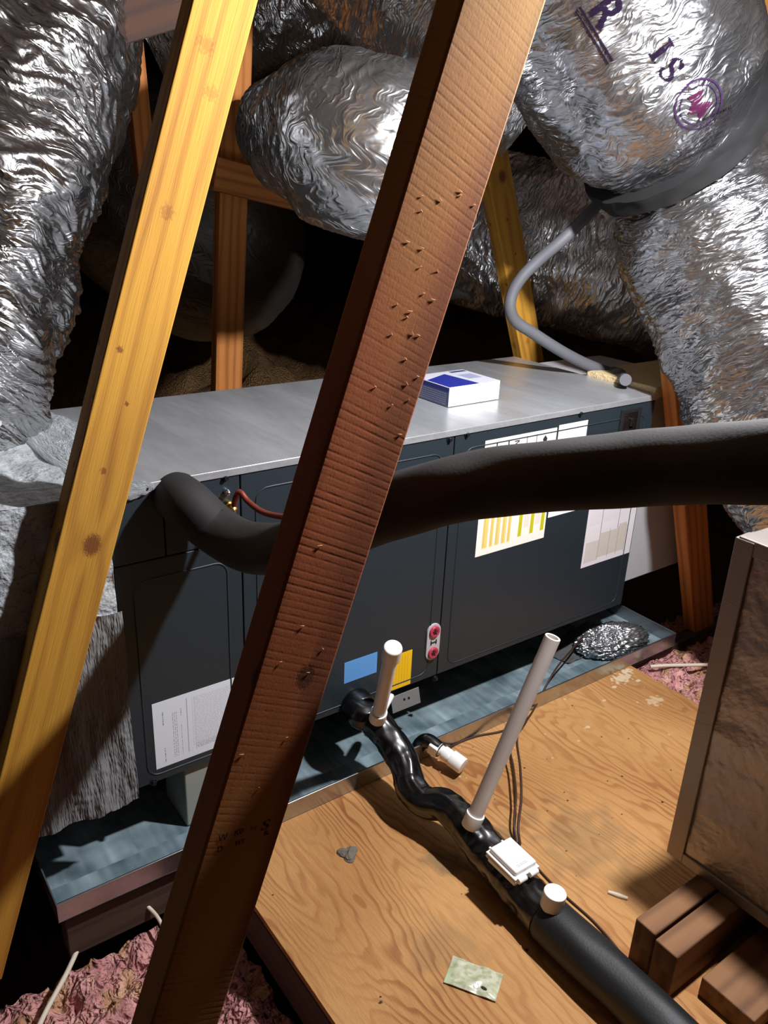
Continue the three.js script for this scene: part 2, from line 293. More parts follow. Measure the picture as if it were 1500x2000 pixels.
// ---------------------------------------------------------------- foil flexible ducts
const ridged = (x) => { const a = 1 - Math.abs(x); return a * a; };
function ductDisp(off, amp = 1, wide = 1) {
  return (a, s0, t, R0) => {
    const R = R0 / wide, s = s0 / wide, cx = Math.cos(a) * R, cy = Math.sin(a) * R, w = n3(cx * 9, cy * 9, s * 9 + off) * 0.016 + n3(cx * 26, cy * 26, s * 30 + off) * 0.003;
    const lump = n3(cx * 6, cy * 6, s * 6 + off + 5) * 0.010 + n3(cx * 12, cy * 12, s * 16 + off) * 0.004;
    const r1 = ridged(n3(cx * 6.5, cy * 6.5, (s + w) * 50 + off)), r2 = ridged(n3(cx * 13, cy * 13, (s + w) * 100 + off + 3)), k = 0.5 + 0.5 * n3(cx * 7, cy * 7, s * 7 + off + 11);
    return amp * (lump + r1 * 0.007 * k + r2 * 0.0038 * (1.2 - k));
  };
}
function duct(label, pix, r, off, mat, { amp = 1, wide = 1, seg, rad } = {}) {
  const pts = pix.map(([u, v, d]) => at(u, v, d));
  const L = new THREE.CatmullRomCurve3(pts, false, 'centripetal').getLength(), rm = typeof r === 'function' ? r(0.5) : r;
  const geo = sweep(pts, r, { seg: seg ?? Math.round(L / 0.0034), rad: rad ?? Math.round(2 * Math.PI * rm / 0.0052), disp: ductDisp(off, amp, wide) });
  const g = thing('flexible_duct', label, 'duct'); mesh('foil_jacket', geo, mat, g); return g;
}
const d1 = duct('crumpled foil duct coming down at the left edge onto the grey plenum', [[64, -260, 1.619], [32, -60, 1.562], [-4, 130, 1.482], [-76, 330, 1.425], [-131, 540, 1.425], [-176, 700, 1.425], [-211, 830, 1.414], [-231, 935, 1.402]], 0.222, 1, MAT.foilBright, { amp: 1.7, wide: 1.7 });
mesh('mastic_collar', sweep([at(-200, 775, 1.417), at(-222, 850, 1.413), at(-236, 925, 1.402)], (t) => 0.228 + 0.014 * t, { seg: 30, rad: 120, disp: (a, s) => fbm(Math.cos(a) * 4, Math.sin(a) * 4, s * 20, 4) * 0.02 }), MAT.mastic, d1).userData.label = 'grey mastic around the duct foot';
duct('foil duct crossing the top of the view between the two wooden boards', [[300, 60, 2.66], [430, 5, 2.64], [560, -40, 2.62], [700, -95, 2.62], [820, -180, 2.62]], 0.239, 20, MAT.foilFar);
duct('foil duct slanting down behind the top of the rough sawn board', [[640, -170, 2.05], [770, -45, 2.02], [900, 55, 2.0], [1060, 170, 2.05]], 0.172, 33, MAT.foilFar);
duct('big shiny foil elbow bulging out between the two wooden boards', [[862, 304, 1.87], [832, 302, 1.79], [780, 299, 1.73], [713, 289, 1.7], [642, 266, 1.73], [580, 258, 1.82], [550, 256, 2.0], [545, 256, 2.3]], (t) => 0.174 - 0.1 * (1 - smooth(0, 0.16, t)) - 0.042 * smooth(0.3, 0.42, t) - 0.042 * smooth(0.42, 0.66, t), 47, MAT.foil, { amp: 0.85 });
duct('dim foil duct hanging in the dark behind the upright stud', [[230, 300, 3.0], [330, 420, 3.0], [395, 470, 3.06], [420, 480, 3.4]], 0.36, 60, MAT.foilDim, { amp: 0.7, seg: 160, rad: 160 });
const d5 = duct('large foil duct with purple printing at the upper right, tied with a black strap', [[1105, -170, 1.52], [1168, -30, 1.58], [1252, 130, 1.655], [1293, 207, 1.70], [1327, 268, 1.745]], (t) => 0.231 - 0.062 * smooth(0.76, 0.97, t), 71, MAT.foilSoft, { amp: 0.75 });
duct('foil duct running down the right edge below the black strap', [[1331, 276, 1.755], [1380, 400, 1.795], [1440, 530, 1.81], [1512, 700, 1.8], [1590, 880, 1.78], [1715, 1030, 1.78]], (t) => 0.165 + 0.05 * smooth(0.04, 0.2, t), 84, MAT.foilSoft, { amp: 0.9 });
duct('crinkled dim foil duct behind the grey conduit', [[800, 420, 2.75], [960, 455, 2.6], [1110, 487, 2.53], [1240, 520, 2.48], [1400, 560, 2.45]], 0.232, 97, MAT.foilFar, { amp: 1.3 });
duct('narrow foil duct edge peeking out left of the printed duct', [[1040, 60, 2.06], [1110, 160, 2.04], [1180, 258, 2.03], [1262, 372, 2.03]], 0.111, 111, MAT.foilFar);
mesh('strap', sweep([at(1316, 250, 1.734), at(1330, 276, 1.754)], 0.208, { seg: 10, rad: 120, disp: (a, s) => n3(Math.cos(a) * 3, Math.sin(a) * 3, s * 20) * 0.004 }), new THREE.MeshStandardMaterial({ color: 0x050506, roughness: 0.85 }), d5).userData.label = 'black strap tied round the end';
{ // purple print along the jacket, laid on its crinkled surface
  d5.updateMatrixWorld(true);
  const jacket = d5.children[0];
  const decal = (u, v, wpx, hpx, draw, cw, ch, dir = V(0.51, 0.86, 0)) => {
    const d = 1.55, c = at(u, v, d), x = at(u + dir.x * 50, v + dir.y * 50, d + 0.018).sub(c).normalize(), z = camera.position.clone().sub(c); z.addScaledVector(x, -z.dot(x)).normalize();
    const y = V(0, 0, 0).crossVectors(z, x), e = new THREE.Euler().setFromRotationMatrix(new THREE.Matrix4().makeBasis(x, y, z));
    const cv = document.createElement('canvas'); cv.width = cw; cv.height = ch; const k = cv.getContext('2d'); k.clearRect(0, 0, cw, ch); draw(k, cw, ch);
    const t = new THREE.CanvasTexture(cv); t.colorSpace = THREE.SRGBColorSpace;
    const g = new DecalGeometry(jacket, c, e, V(wpx / F * d, hpx / F * d, 0.5)), n = g.attributes.normal, p = g.attributes.position;
    for (let i = 0; i < p.count; i++) p.setXYZ(i, p.getX(i) + n.getX(i) * 0.0018, p.getY(i) + n.getY(i) * 0.0018, p.getZ(i) + n.getZ(i) * 0.0018);
    const m = mesh('printed_mark', g, new THREE.MeshPhysicalMaterial({ map: t, transparent: true, roughness: 0.95, specularIntensity: 0, polygonOffset: true, polygonOffsetFactor: -4 }), d5); m.userData.label = 'dark purple print';
  };
  const ink = 'rgba(22,14,28,0.96)';
  decal(1288, 100, 80, 74, (k) => { k.fillStyle = ink; k.font = 'bold 116px serif'; k.fillText('I', 8, 108); k.fillText('S', 74, 112); }, 160, 148);
  decal(1180, 22, 110, 96, (k) => { k.fillStyle = ink; k.font = 'bold 150px sans-serif'; k.fillText('R', 20, 140); k.fillRect(0, 150, 220, 8); k.fillRect(0, 168, 220, 6); }, 220, 192);
  decal(1352, 186, 96, 92, (k) => {
    k.strokeStyle = 'rgba(40,26,50,0.92)'; k.lineWidth = 7; k.beginPath(); k.arc(96, 92, 84, 0, 7); k.stroke(); k.lineWidth = 4; k.beginPath(); k.arc(96, 92, 66, 0, 7); k.stroke();
    k.fillStyle = 'rgba(52,20,40,0.9)'; k.beginPath(); k.moveTo(46, 110); k.lineTo(64, 52); k.lineTo(92, 80); k.lineTo(120, 46); k.lineTo(146, 118); k.lineTo(118, 104); k.lineTo(98, 136); k.lineTo(74, 106); k.fill();
  }, 192, 184);
  decal(1372, 262, 90, 60, (k) => { scribble(k, 4, 6, 176, 112, 17, 'rgba(40,34,40,0.8)', 8); }, 180, 120, V(0.86, -0.4, 0));
}

// ---------------------------------------------------------------- air handler cabinet
const L0 = 1.303, H0 = 0.56, D0 = 0.4785;
const ah = thing('air_handler', 'long dark grey steel air handler cabinet with a bright metal top', 'air handler');
mesh('casing', boxAt(0.002, L0 - 0.002, 0.002, H0 - 0.003, -D0, -0.006, 0.002), MAT.steel, ah);
{
  const top = [boxAt(0, L0, H0 - 0.0025, H0, -D0, 0.0025, 0.001), boxAt(0.0, L0, H0 - 0.013, H0 - 0.001, 0.0005, 0.0026, 0.0008)];
  mesh('top_panel', mergeGeometries(top), MAT.galvTop, ah).userData.label = 'bare galvanized top sheet';
}
function panel(x0, x1, y0, y1, bead = true) {
  const p = mesh('front_panel', boxAt(x0 + 0.0012, x1 - 0.0012, y0 + 0.001, y1 - 0.001, -0.006, 0, 0.0015), MAT.steel, ah);
  if (bead) {
    const m = 0.028, r = 0.022, X0 = x0 + m, X1 = x1 - m, Y0 = y0 + m * 0.55, Y1 = y1 - m * 1.2, pts = [];
    for (const [cx, cy, a0] of [[X1 - r, Y1 - r, 0], [X0 + r, Y1 - r, 90], [X0 + r, Y0 + r, 180], [X1 - r, Y0 + r, 270]]) for (let k = 0; k <= 4; k++) { const a = (a0 + k * 22.5) * Math.PI / 180; pts.push(V(cx + Math.cos(a) * r, cy + Math.sin(a) * r, -0.0002)); }
    pts.push(pts[0].clone());
    const path = new THREE.CurvePath(); for (let i = 0; i + 1 < pts.length; i++) path.add(new THREE.LineCurve3(pts[i], pts[i + 1]));
    mesh('embossed_bead', new THREE.TubeGeometry(path, 160, 0.0018, 6, true), MAT.steel, p);
  }
  return p;
}
panel(0.0, 0.085, 0.43, 0.549, false); panel(0.085, 0.218, 0.43, 0.549, false); panel(0.0, 0.218, 0.0, 0.43);
panel(0.218, 0.680, 0.0, 0.549); panel(0.680, L0, 0.0, 0.549);
const screwG = mergeGeometries([new THREE.CylinderGeometry(0.0062, 0.0066, 0.0014, 16).rotateX(Math.PI / 2), new THREE.CylinderGeometry(0.004, 0.0042, 0.005, 6).rotateX(Math.PI / 2).translate(0, 0, 0.003)]);
for (const [u, v] of [[283, 953], [338, 944], [440, 933], [878, 858], [912, 848], [1133, 807], [850, 1325], [300, 1528]]) { const q = hit(u, v, 'z', 0.001); const s = mesh('screw', screwG, MAT.black, ah); s.position.set(q.x, q.y, 0.0012); }
// stickers
function sticker(name, x0, x1, y0, y1, label, draw, pw = 512) {
  const ph = Math.round(pw * (y1 - y0) / (x1 - x0)), cv = document.createElement('canvas'); cv.width = pw; cv.height = ph; const c = cv.getContext('2d');
  c.fillStyle = '#f4f5f6'; c.fillRect(0, 0, pw, ph); draw(c, pw, ph);
  const t = new THREE.CanvasTexture(cv); t.colorSpace = THREE.SRGBColorSpace; t.anisotropy = 8;
  const m = mesh(name, new THREE.BoxGeometry(x1 - x0, y1 - y0, 0.0005), new THREE.MeshStandardMaterial({ map: t, roughness: 0.5 }), ah);
  m.position.set((x0 + x1) / 2, (y0 + y1) / 2, 0.0004); m.userData.label = label; return m;
}
const vtext = (c, s, x, y, font, fill) => { c.save(); c.translate(x, y); c.rotate(-Math.PI / 2); c.font = font; c.fillStyle = fill; c.fillText(s, 0, 0); c.restore(); };
sticker('rating_label', 0.043, 0.235, 0.027, 0.163, 'white rating label with fine grey print', (c, w, h) => {
  c.fillStyle = '#dfe6ee'; c.fillRect(0, 0, w, h);
  scribble(c, 44, 60, 50, 140, 60, '#8d949c', 5, true); scribble(c, 46, 260, 52, 340, 60, '#8d949c', 4, true);
  scribble(c, 92, 80, 118, 330, 9, '#9aa1aa', 3, true); scribble(c, 132, 70, 140, 110, 60, '#9aa1aa', 4, true); scribble(c, 132, 160, 138, 330, 60, '#a6adb5', 3, true);
  c.fillStyle = '#8f969e'; c.fillRect(162, 26, 3, h - 60);
  scribble(c, 200, 34, w - 60, h - 40, 7, '#c3cad3', 3); scribble(c, 200, h - 70, w - 120, h - 44, 8, '#b2b9c2', 4);
  scribble(c, 190, 30, 206, h - 60, 9, '#b5bcc5', 2, true);
});
sticker('energy_label', 0.762, 0.970, 0.265, 0.524, 'white and yellow energy label with vertical stripes', (c, w, h) => {
  c.fillStyle = '#fbf6ea'; c.fillRect(0, 0, w, h);
  for (const [x, ww] of [[40, 36], [92, 24], [132, 30], [178, 30], [220, 22]]) { c.fillStyle = '#f5d67c'; c.fillRect(x, h * 0.34, ww, h * 0.6); c.fillStyle = '#b89a58'; for (const e of [4, 12]) c.fillRect(x + e, h * 0.34, 2, h * 0.59); }
  for (const x of [300, 390, 472]) { c.fillStyle = '#c9c21e'; c.fillRect(x, h * 0.3, 26, h * 0.62); }
  c.fillStyle = '#f7e2d6'; c.fillRect(338, h * 0.3, 40, h * 0.55); c.fillRect(428, h * 0.3, 36, h * 0.55);
  c.fillStyle = '#2b2b2e';
  for (const x of [78, 160]) c.fillRect(x, 22, 9, 60); vtext(c, 'N', 240, 62, 'bold 48px sans-serif', '#2b2b2e'); for (const x of [292, 362]) c.fillRect(x, 16, 5, 70);
  c.beginPath(); c.moveTo(412, 50); c.lineTo(428, 30); c.lineTo(446, 50); c.lineTo(440, 70); c.lineTo(418, 70); c.fill();
  c.strokeStyle = '#888'; for (let k = 0; k < 8; k++) { c.beginPath(); c.moveTo(458, 12 + k * 9); c.lineTo(492, 2 + k * 9); c.stroke(); }
  c.fillStyle = '#222'; c.fillRect(82, h * 0.33, 5, 20); c.fillRect(132, h * 0.33, 5, 12);
});
sticker('notice_label', 0.976, 1.068, 0.312, 0.528, 'plain white notice label', (c, w, h) => { c.fillStyle = '#fbfbfb'; c.fillRect(0, 0, w, h); scribble(c, 60, 120, w - 60, h - 140, 26, '#c9c9c9', 4); }, 256);
sticker('wiring_label', 1.116, 1.298, 0.150, 0.420, 'grey wiring diagram label with columns', (c, w, h) => {
  c.fillStyle = '#e6e3e6'; c.fillRect(0, 0, w, h);
  c.fillStyle = '#9d989c'; for (const x of [150, 330]) c.fillRect(x, 30, 7, h * 0.68);
  scribble(c, 30, 30, 140, h * 0.6, 12, '#cfcad0', 3, true); scribble(c, 170, 30, 320, h * 0.6, 11, '#cfcad0', 3, true); scribble(c, 350, 30, 500, h * 0.6, 12, '#cfcad0', 3, true);
  c.fillStyle = '#d2cdc8'; c.fillRect(20, h * 0.76, 130, h * 0.2); c.fillStyle = '#cfc8bd'; c.fillRect(155, h * 0.70, 190, h * 0.24); c.fillRect(350, h * 0.66, 80, h * 0.28);
  c.fillStyle = '#a8a29c'; for (const x of [150, 255, 345, 430]) c.fillRect(x, h * 0.68, 5, h * 0.28);
});
sticker('blue_label', 0.4345, 0.5145, 0.0645, 0.113, 'sky blue sticker', (c, w, h) => { c.fillStyle = '#5d9ede'; c.fillRect(0, 0, w, h); scribble(c, 24, 40, w - 24, h - 30, 30, '#4f8cc9', 6); });
sticker('yellow_label', 0.552, 0.606, 0.004, 0.089, 'bright yellow sticker', (c, w, h) => { c.fillStyle = '#f6c418'; c.fillRect(0, 0, w, h); scribble(c, 30, 30, w - 30, h - 30, 34, '#dba70e', 8, true); }, 256);
{ // port cover with two red plugs
  const q = hit(845, 1253, 'z', 0.001), g = new THREE.Group(); g.name = 'knockout_cover'; g.position.set(q.x, q.y, 0.0005); ah.add(g);
  const sh = new THREE.Shape(); sh.absarc(0, 0.026, 0.0175, 0, Math.PI); sh.absarc(0, -0.026, 0.0175, Math.PI, Math.PI * 2);
  mesh('cover_plate', new THREE.ExtrudeGeometry(sh, { depth: 0.0025, bevelThickness: 0.0008, bevelSize: 0.0008, bevelSegments: 2 }), new THREE.MeshStandardMaterial({ color: 0xbdb9bd, roughness: 0.45 }), g);
  const red = new THREE.MeshPhysicalMaterial({ color: 0xb23a52, roughness: 0.35 });
  for (const y of [0.026, -0.026]) {
    const pl = mesh('plug', lathe([[0, 0.003], [0.006, 0.0032], [0.008, 0.005], [0.012, 0.005], [0.0135, 0.0035], [0.0137, 0]], 28).rotateX(Math.PI / 2), red, g); pl.position.set(0, y, 0.003);
    for (let k = 0; k < 5; k++) { const a = k / 5 * 6.283; const t = mesh('slot', rbox(0.0022, 0.006, 0.001, 0.0004), MAT.black, g); t.position.set(Math.sin(a) * 0.0045, y + Math.cos(a) * 0.0045, 0.0075); t.rotation.z = -a; }
  }
  for (const x of [-0.007, 0.007]) { const b = mesh('divider', rbox(0.002, 0.011, 0.002, 0.0006), MAT.black, g); b.position.set(x, 0, 0.004); }
  const b = mesh('divider', rbox(0.014, 0.002, 0.002, 0.0006), MAT.black, g); b.position.set(0, 0, 0.004);
}
{ // recessed breaker window
  const q = hit(1230, 815, 'z', 0);
  const sh = new THREE.Shape(); sh.moveTo(-0.035, -0.035); sh.lineTo(0.035, -0.035); sh.lineTo(0.035, 0.028); sh.lineTo(-0.035, 0.028); const ho = new THREE.Path(); ho.moveTo(-0.026, -0.027); ho.lineTo(-0.026, 0.02); ho.lineTo(0.026, 0.02); ho.lineTo(0.026, -0.027); sh.holes.push(ho);
  const fr = mesh('breaker_window', new THREE.ExtrudeGeometry(sh, { depth: 0.003, bevelSize: 0.001, bevelThickness: 0.001, bevelSegments: 2 }), MAT.darkSteel, ah); fr.position.set(q.x, 0.508, 0.001);
  const gl = mesh('switch_face', rbox(0.052, 0.047, 0.004, 0.001), new THREE.MeshPhysicalMaterial({ color: 0x1c1614, roughness: 0.15, clearcoat: 1 }), fr); gl.position.set(0, -0.0035, 0.001);
  const sw = mesh('switch_lever', rbox(0.012, 0.02, 0.008, 0.002), MAT.black, fr); sw.position.set(0.002, -0.003, 0.005);
}
{ // brass port and service valve
  const q = hit(443, 987, 'z', 0), v = mesh('service_fitting', mergeGeometries([new THREE.CylinderGeometry(0.011, 0.011, 0.012, 6).rotateX(Math.PI / 2).translate(0, 0, 0.006), lathe([[0.007, 0], [0.009, 0.006], [0.009, 0.012], [0.006, 0.018], [0, 0.02]], 24).rotateX(Math.PI / 2).translate(0, 0, 0.01)]), MAT.brass, ah); v.position.set(q.x, q.y, 0);
  const q2 = hit(441, 960, 'z', 0), b = mesh('service_cap', lathe([[0.0045, 0], [0.0055, 0.004], [0.0055, 0.008], [0.003, 0.012], [0, 0.0125]], 20).rotateX(Math.PI / 2), new THREE.MeshStandardMaterial({ color: 0xd8d8d8, metalness: 1, roughness: 0.2 }), ah); b.position.set(q2.x, q2.y, 0);
}
{ // hanging metal tab under the yellow sticker
  const q = hit(795, 1365, 'z', 0.004); const t = mesh('metal_tab', rbox(0.075, 0.036, 0.0015, 0.0005), new THREE.MeshStandardMaterial({ color: 0x8f9496, metalness: 0.6, roughness: 0.5 }), ah); t.position.set(q.x - 0.005, q.y, 0.006); t.rotation.x = -0.3;
  for (const [x, y] of [[-0.004, 0.003], [0.008, 0.002]]) { const h = mesh('hole', new THREE.CylinderGeometry(0.003, 0.003, 0.0006, 12).rotateX(Math.PI / 2), MAT.black, t); h.position.set(x, y, 0.0008); }
}
// grey mastic plenum at the left end
function soften(g, amp, f, off) { const p = g.attributes.position, n = g.attributes.normal; for (let i = 0; i < p.count; i++) { const x = p.getX(i), y = p.getY(i), z = p.getZ(i), k = (fbm(x * f, y * f, z * f + off, 4)) * amp; p.setXYZ(i, x + n.getX(i) * k, y + n.getY(i) * k, z + n.getZ(i) * k); } g.computeVertexNormals(); return g; }
{
  const pl = thing('supply_plenum', 'grey mastic coated duct board plenum at the left end of the cabinet', 'plenum');
  const body = new THREE.BoxGeometry(0.62, 0.53, 0.506, 130, 110, 90); const bp = body.attributes.position, bn = body.attributes.normal;
  const uv = body.attributes.uv; for (let i = 0; i < bp.count; i++) { if (Math.abs(bn.getY(i)) > 0.5) uv.setXY(i, bp.getX(i), bp.getZ(i)); else uv.setXY(i, bp.getX(i) + bp.getZ(i), bp.getY(i)); }
  body.translate(-0.316, 0.297, -0.235); mesh('duct_board', soften(body, 0.006, 12, 3), MAT.mastic, pl);
  // cloth flap hanging ragged at the foot of the front, beside the cabinet edge
  const fl = new THREE.PlaneGeometry(0.27, 0.36, 90, 120); const fp = fl.attributes.position, fu = fl.attributes.uv;
  for (let i = 0; i < fp.count; i++) { const x = fp.getX(i), y = fp.getY(i), fold = n3(x * 16, y * 4, 3) * 0.007 + n3(x * 50, y * 14, 6) * 0.0025 + n3(x * 130, y * 60, 8) * 0.0012; const yy = y + (y < 0 ? n2(x * 22, 1) * 0.004 * (-y / 0.18) : 0); fp.setXYZ(i, x, yy, 0.026 + fold + smooth(0.05, -0.18, y) * 0.01); fu.setXY(i, x, y); }
  fl.translate(-0.137, 0.19, 0.0); fl.computeVertexNormals(); const cm = MAT.cloth.clone(); cm.side = THREE.DoubleSide; mesh('cloth_wrap', fl, cm, pl).userData.label = 'ragged grey cloth wrap over the lower front';
  // mastic smeared over the joint onto the cabinet top
  const sm = new THREE.SphereGeometry(1, 60, 30); sm.scale(0.06, 0.006, 0.25); soften(sm, 0.004, 40, 8); sm.translate(0.015, 0.562, -0.235); mesh('joint_mastic', sm, MAT.mastic, pl);
  const s2 = new THREE.SphereGeometry(1, 40, 30); s2.scale(0.06, 0.016, 0.006); soften(s2, 0.003, 60, 18); s2.translate(0.012, 0.553, 0.004); mesh('joint_mastic', s2, MAT.mastic, pl);
}
{ // return plenum at the right end
  const pr = thing('return_plenum', 'pale duct board plenum with a tan top at the right end of the cabinet', 'plenum');
  mesh('duct_board', boxAt(1.306, 1.62, 0.04, 0.545, -0.44, -0.03, 0.004), MAT.board, pr);
  mesh('top_board', boxAt(1.305, 1.60, 0.548, 0.575, -0.22, -0.005, 0.004), MAT.tan, pr).userData.label = 'tan fiber board top';
}
// support blocks under the cabinet, standing in the pan
for (const [x, z, l] of [[hit(360, 1523, 'z', -0.01).x, -0.01, 'grey support block under the left front of the cabinet, standing in the pan'], [0.93, -0.2, 'dim support block set back beneath the right half of the cabinet']]) {
  const b = mesh('support_block', boxAt(x, x + 0.07, -0.137, -0.0005, z - 0.1, z, 0.004), new THREE.MeshStandardMaterial({ color: 0x92968e, roughness: 0.8 })); tag(b, l, 'block');
}
// ---------------------------------------------------------------- drain pan
{
  const pan = thing('drain_pan', 'shallow galvanized drain pan under the whole cabinet', 'drain pan');
  const x0 = -0.162, x1 = 1.463, z0 = -0.62, z1 = 0.0745, yb = -0.1395, yt = -0.1, t = 0.0012;
  const g = new THREE.BoxGeometry(x1 - x0, t, z1 - z0, 60, 1, 30); metreUV(g); g.translate((x0 + x1) / 2, yb + t / 2, (z0 + z1) / 2); const uv = g.attributes.uv, p = g.attributes.position; for (let i = 0; i < p.count; i++) uv.setXY(i, p.getX(i), p.getZ(i));
  mesh('pan_floor', g, MAT.pan, pan);
  mesh('front_wall', mergeGeometries([boxAt(x0, x1, yb, yt, z1 - t, z1, 0.0005), boxAt(x0, x1, yt - 0.004, yt + 0.0005, z1 - 0.003, z1 + 0.001, 0.001)]), new THREE.MeshStandardMaterial({ map: spangle, roughness: 0.26, metalness: 0.95 }), pan);
  mesh('back_wall', boxAt(x0, x1, yb, yt, z0, z0 + t, 0.0005), MAT.galv, pan);
  for (const x of [x0, x1 - t]) mesh('side_wall', mergeGeometries([boxAt(x, x + t, yb, yt, z0, z1, 0.0005), boxAt(x - 0.001, x + 0.002, yt - 0.004, yt + 0.0005, z0, z1, 0.001)]), MAT.galv, pan);
}
{ // crumpled foil and grey liner scrap in the right end of the pan
  const lump = new THREE.SphereGeometry(1, 160, 90); const p = lump.attributes.position;
  for (let i = 0; i < p.count; i++) { const v = V(p.getX(i), p.getY(i), p.getZ(i)), r = 1 + ridged(n3(v.x * 3, v.y * 3, v.z * 3)) * 0.22 + ridged(n3(v.x * 8, v.y * 8, v.z * 8)) * 0.09; p.setXYZ(i, v.x * r * 0.092, Math.max(v.y * r * 0.036, -0.02), v.z * r * 0.05); }
  const u = lump.attributes.uv; for (let i = 0; i < u.count; i++) u.setXY(i, u.getX(i) * 0.5, u.getY(i) * 0.25);
  lump.computeVertexNormals(); const q = hit(1195, 1262, 'y', -0.12), m = mesh('foil_scrap', lump, foil(0.34, 0.0006, 0xbfc1c3)); m.position.set(q.x + 0.01, -0.112, q.z - 0.01); m.rotation.y = -0.25;
  tag(m, 'crumpled silver foil scrap lying in the right end of the drain pan', 'foil');
  const c = hit(1120, 1262, 'y', -0.12), cone = new THREE.PlaneGeometry(0.16, 0.12, 40, 30), cp = cone.attributes.position;
  for (let i = 0; i < cp.count; i++) { const x = cp.getX(i), y = cp.getY(i), w = (x + 0.08) / 0.16; cp.setXYZ(i, x, -0.014 + Math.exp(-Math.pow((y - 0.01) / 0.028, 2)) * 0.045 * w + n2(x * 30, y * 30) * 0.003, -y * (0.5 + 0.5 * w)); }
  cone.computeVertexNormals(); const lm = MAT.cloth.clone(); lm.side = THREE.DoubleSide; const lo = mesh('liner_scrap', cone, lm); lo.position.set(c.x + 0.015, -0.12, c.z - 0.008); lo.rotation.y = 0.2;
  tag(lo, 'folded grey liner scrap in the drain pan behind the tall white pipe', 'scrap');
}
// ---------------------------------------------------------------- plywood sheet
{
  const X0 = 0.118, X1 = 1.282, Z0 = -0.6, Z1 = 1.0, Y = -0.14, pw = 1536, ph = 1536, wx = 1.2, wz = 1.2;
  const blot = [[1.215, 0.10, 0.034, 0.75], [1.25, 0.085, 0.016, 0.8], [1.203, 0.208, 0.026, 0.55], [1.165, 0.115, 0.01, 0.8], [1.1, 0.14, 0.008, 0.6], [1.24, 0.13, 0.008, 0.8], [0.98, 0.19, 0.008, 0.6]];
  const dust = []; for (let i = 0; i < 26; i++) dust.push([0.5 + rnd() * 0.75, 0.085 + Math.pow(rnd(), 2) * 0.3, 0.002 + rnd() * 0.003, 0.5]);
  const stains = [[0.455, 0.315, 0.055, 0.4], [0.7, 0.42, 0.14, 0.22], [0.56, 0.33, 0.07, 0.35], [0.33, 0.46, 0.09, 0.18], [0.62, 0.14, 0.04, 0.3]];
  const specks = []; for (let i = 0; i < 60; i++) specks.push([0.15 + rnd() * 1.0, 0.1 + rnd() * 0.9, 0.0012 + rnd() * 0.003]);
  const map = dataTex(pw, ph, (x, y, o) => {
    const X = 0.1 + x / pw * wx, Z = y / ph * wz;
    const k = n3(X * 4.2, Z * 0.9, 41) * 1.0 + n3(X * 11, Z * 2.2, 44) * 0.22 + X * 2.6 + n3(X * 40, Z * 12, 46) * 0.05;
    const f = k * 7 - Math.floor(k * 7), late = smooth(0.45, 0.8, f) * (1 - smooth(0.88, 1, f)), fib = n3(X * 500, Z * 18, 47);
    const tone = n3(X * 3, Z * 3, 49);
    const lt = late * (0.55 + 0.45 * n3(X * 5, Z * 2, 52)); let r = lerp(178, 142, lt) + fib * 7 + tone * 14, g = lerp(130, 88, lt) + fib * 7 + tone * 14, b = lerp(76, 43, lt) + fib * 6 + tone * 12;
    let s = 0; for (const [a, c, rr, al] of stains) s = Math.max(s, al * (1 - smooth(rr * 0.2, rr, Math.hypot(X - a, Z - c) + n2(X * 20, Z * 20) * rr * 0.35)));
    r *= 1 - s * 0.6; g *= 1 - s * 0.52; b *= 1 - s * 0.4;
    let w = 0; for (const [a, c, rr, al] of blot) w = Math.max(w, al * (1 - smooth(rr * 0.55, rr, Math.hypot((X - a) * 0.9, (Z - c) * 1.5) + n2(X * 60, Z * 60) * rr * 0.5)));
    for (const [a, c, rr, al] of dust) w = Math.max(w, al * (1 - smooth(rr * 0.5, rr, Math.hypot(X - a, Z - c))));
    r = lerp(r, 214, w); g = lerp(g, 200, w); b = lerp(b, 174, w);
    for (const [a, c, rr] of specks) if (Math.abs(X - a) < rr && Math.abs(Z - c) < rr && Math.hypot(X - a, (Z - c) * 1.3) < rr * (0.7 + 0.3 * fib)) { r *= 0.3; g *= 0.26; b *= 0.22; }
    o[0] = r; o[1] = g; o[2] = b;
  }, true, THREE.MirroredRepeatWrapping);
  map.repeat.set(1 / wx, 1 / wz); map.offset.set(-0.1 / wx, 0);
  const bm = grey(512, 512, (x, y) => clamp(0.5 + n3(x / 512 * 60, y / 512 * 6, 3) * 0.3 + n2(x * 0.4, y * 0.1) * 0.2), THREE.MirroredRepeatWrapping); bm.repeat.set(1.6, 1.6);
  const g = rbox(X1 - X0, 0.012, Z1 - Z0, 0.0012).translate((X0 + X1) / 2, Y - 0.006, (Z0 + Z1) / 2), p = g.attributes.position, uv = g.attributes.uv; for (let i = 0; i < p.count; i++) uv.setXY(i, p.getX(i), p.getZ(i) - (p.getY(i) - Y) * 0.8);
  tag(mesh('plywood_sheet', g, new THREE.MeshStandardMaterial({ map, bumpMap: bm, bumpScale: 0.0012, roughness: 0.8 })), 'sheet of plywood with wavy grain laid as a walkway in front of the cabinet', 'plywood');
}
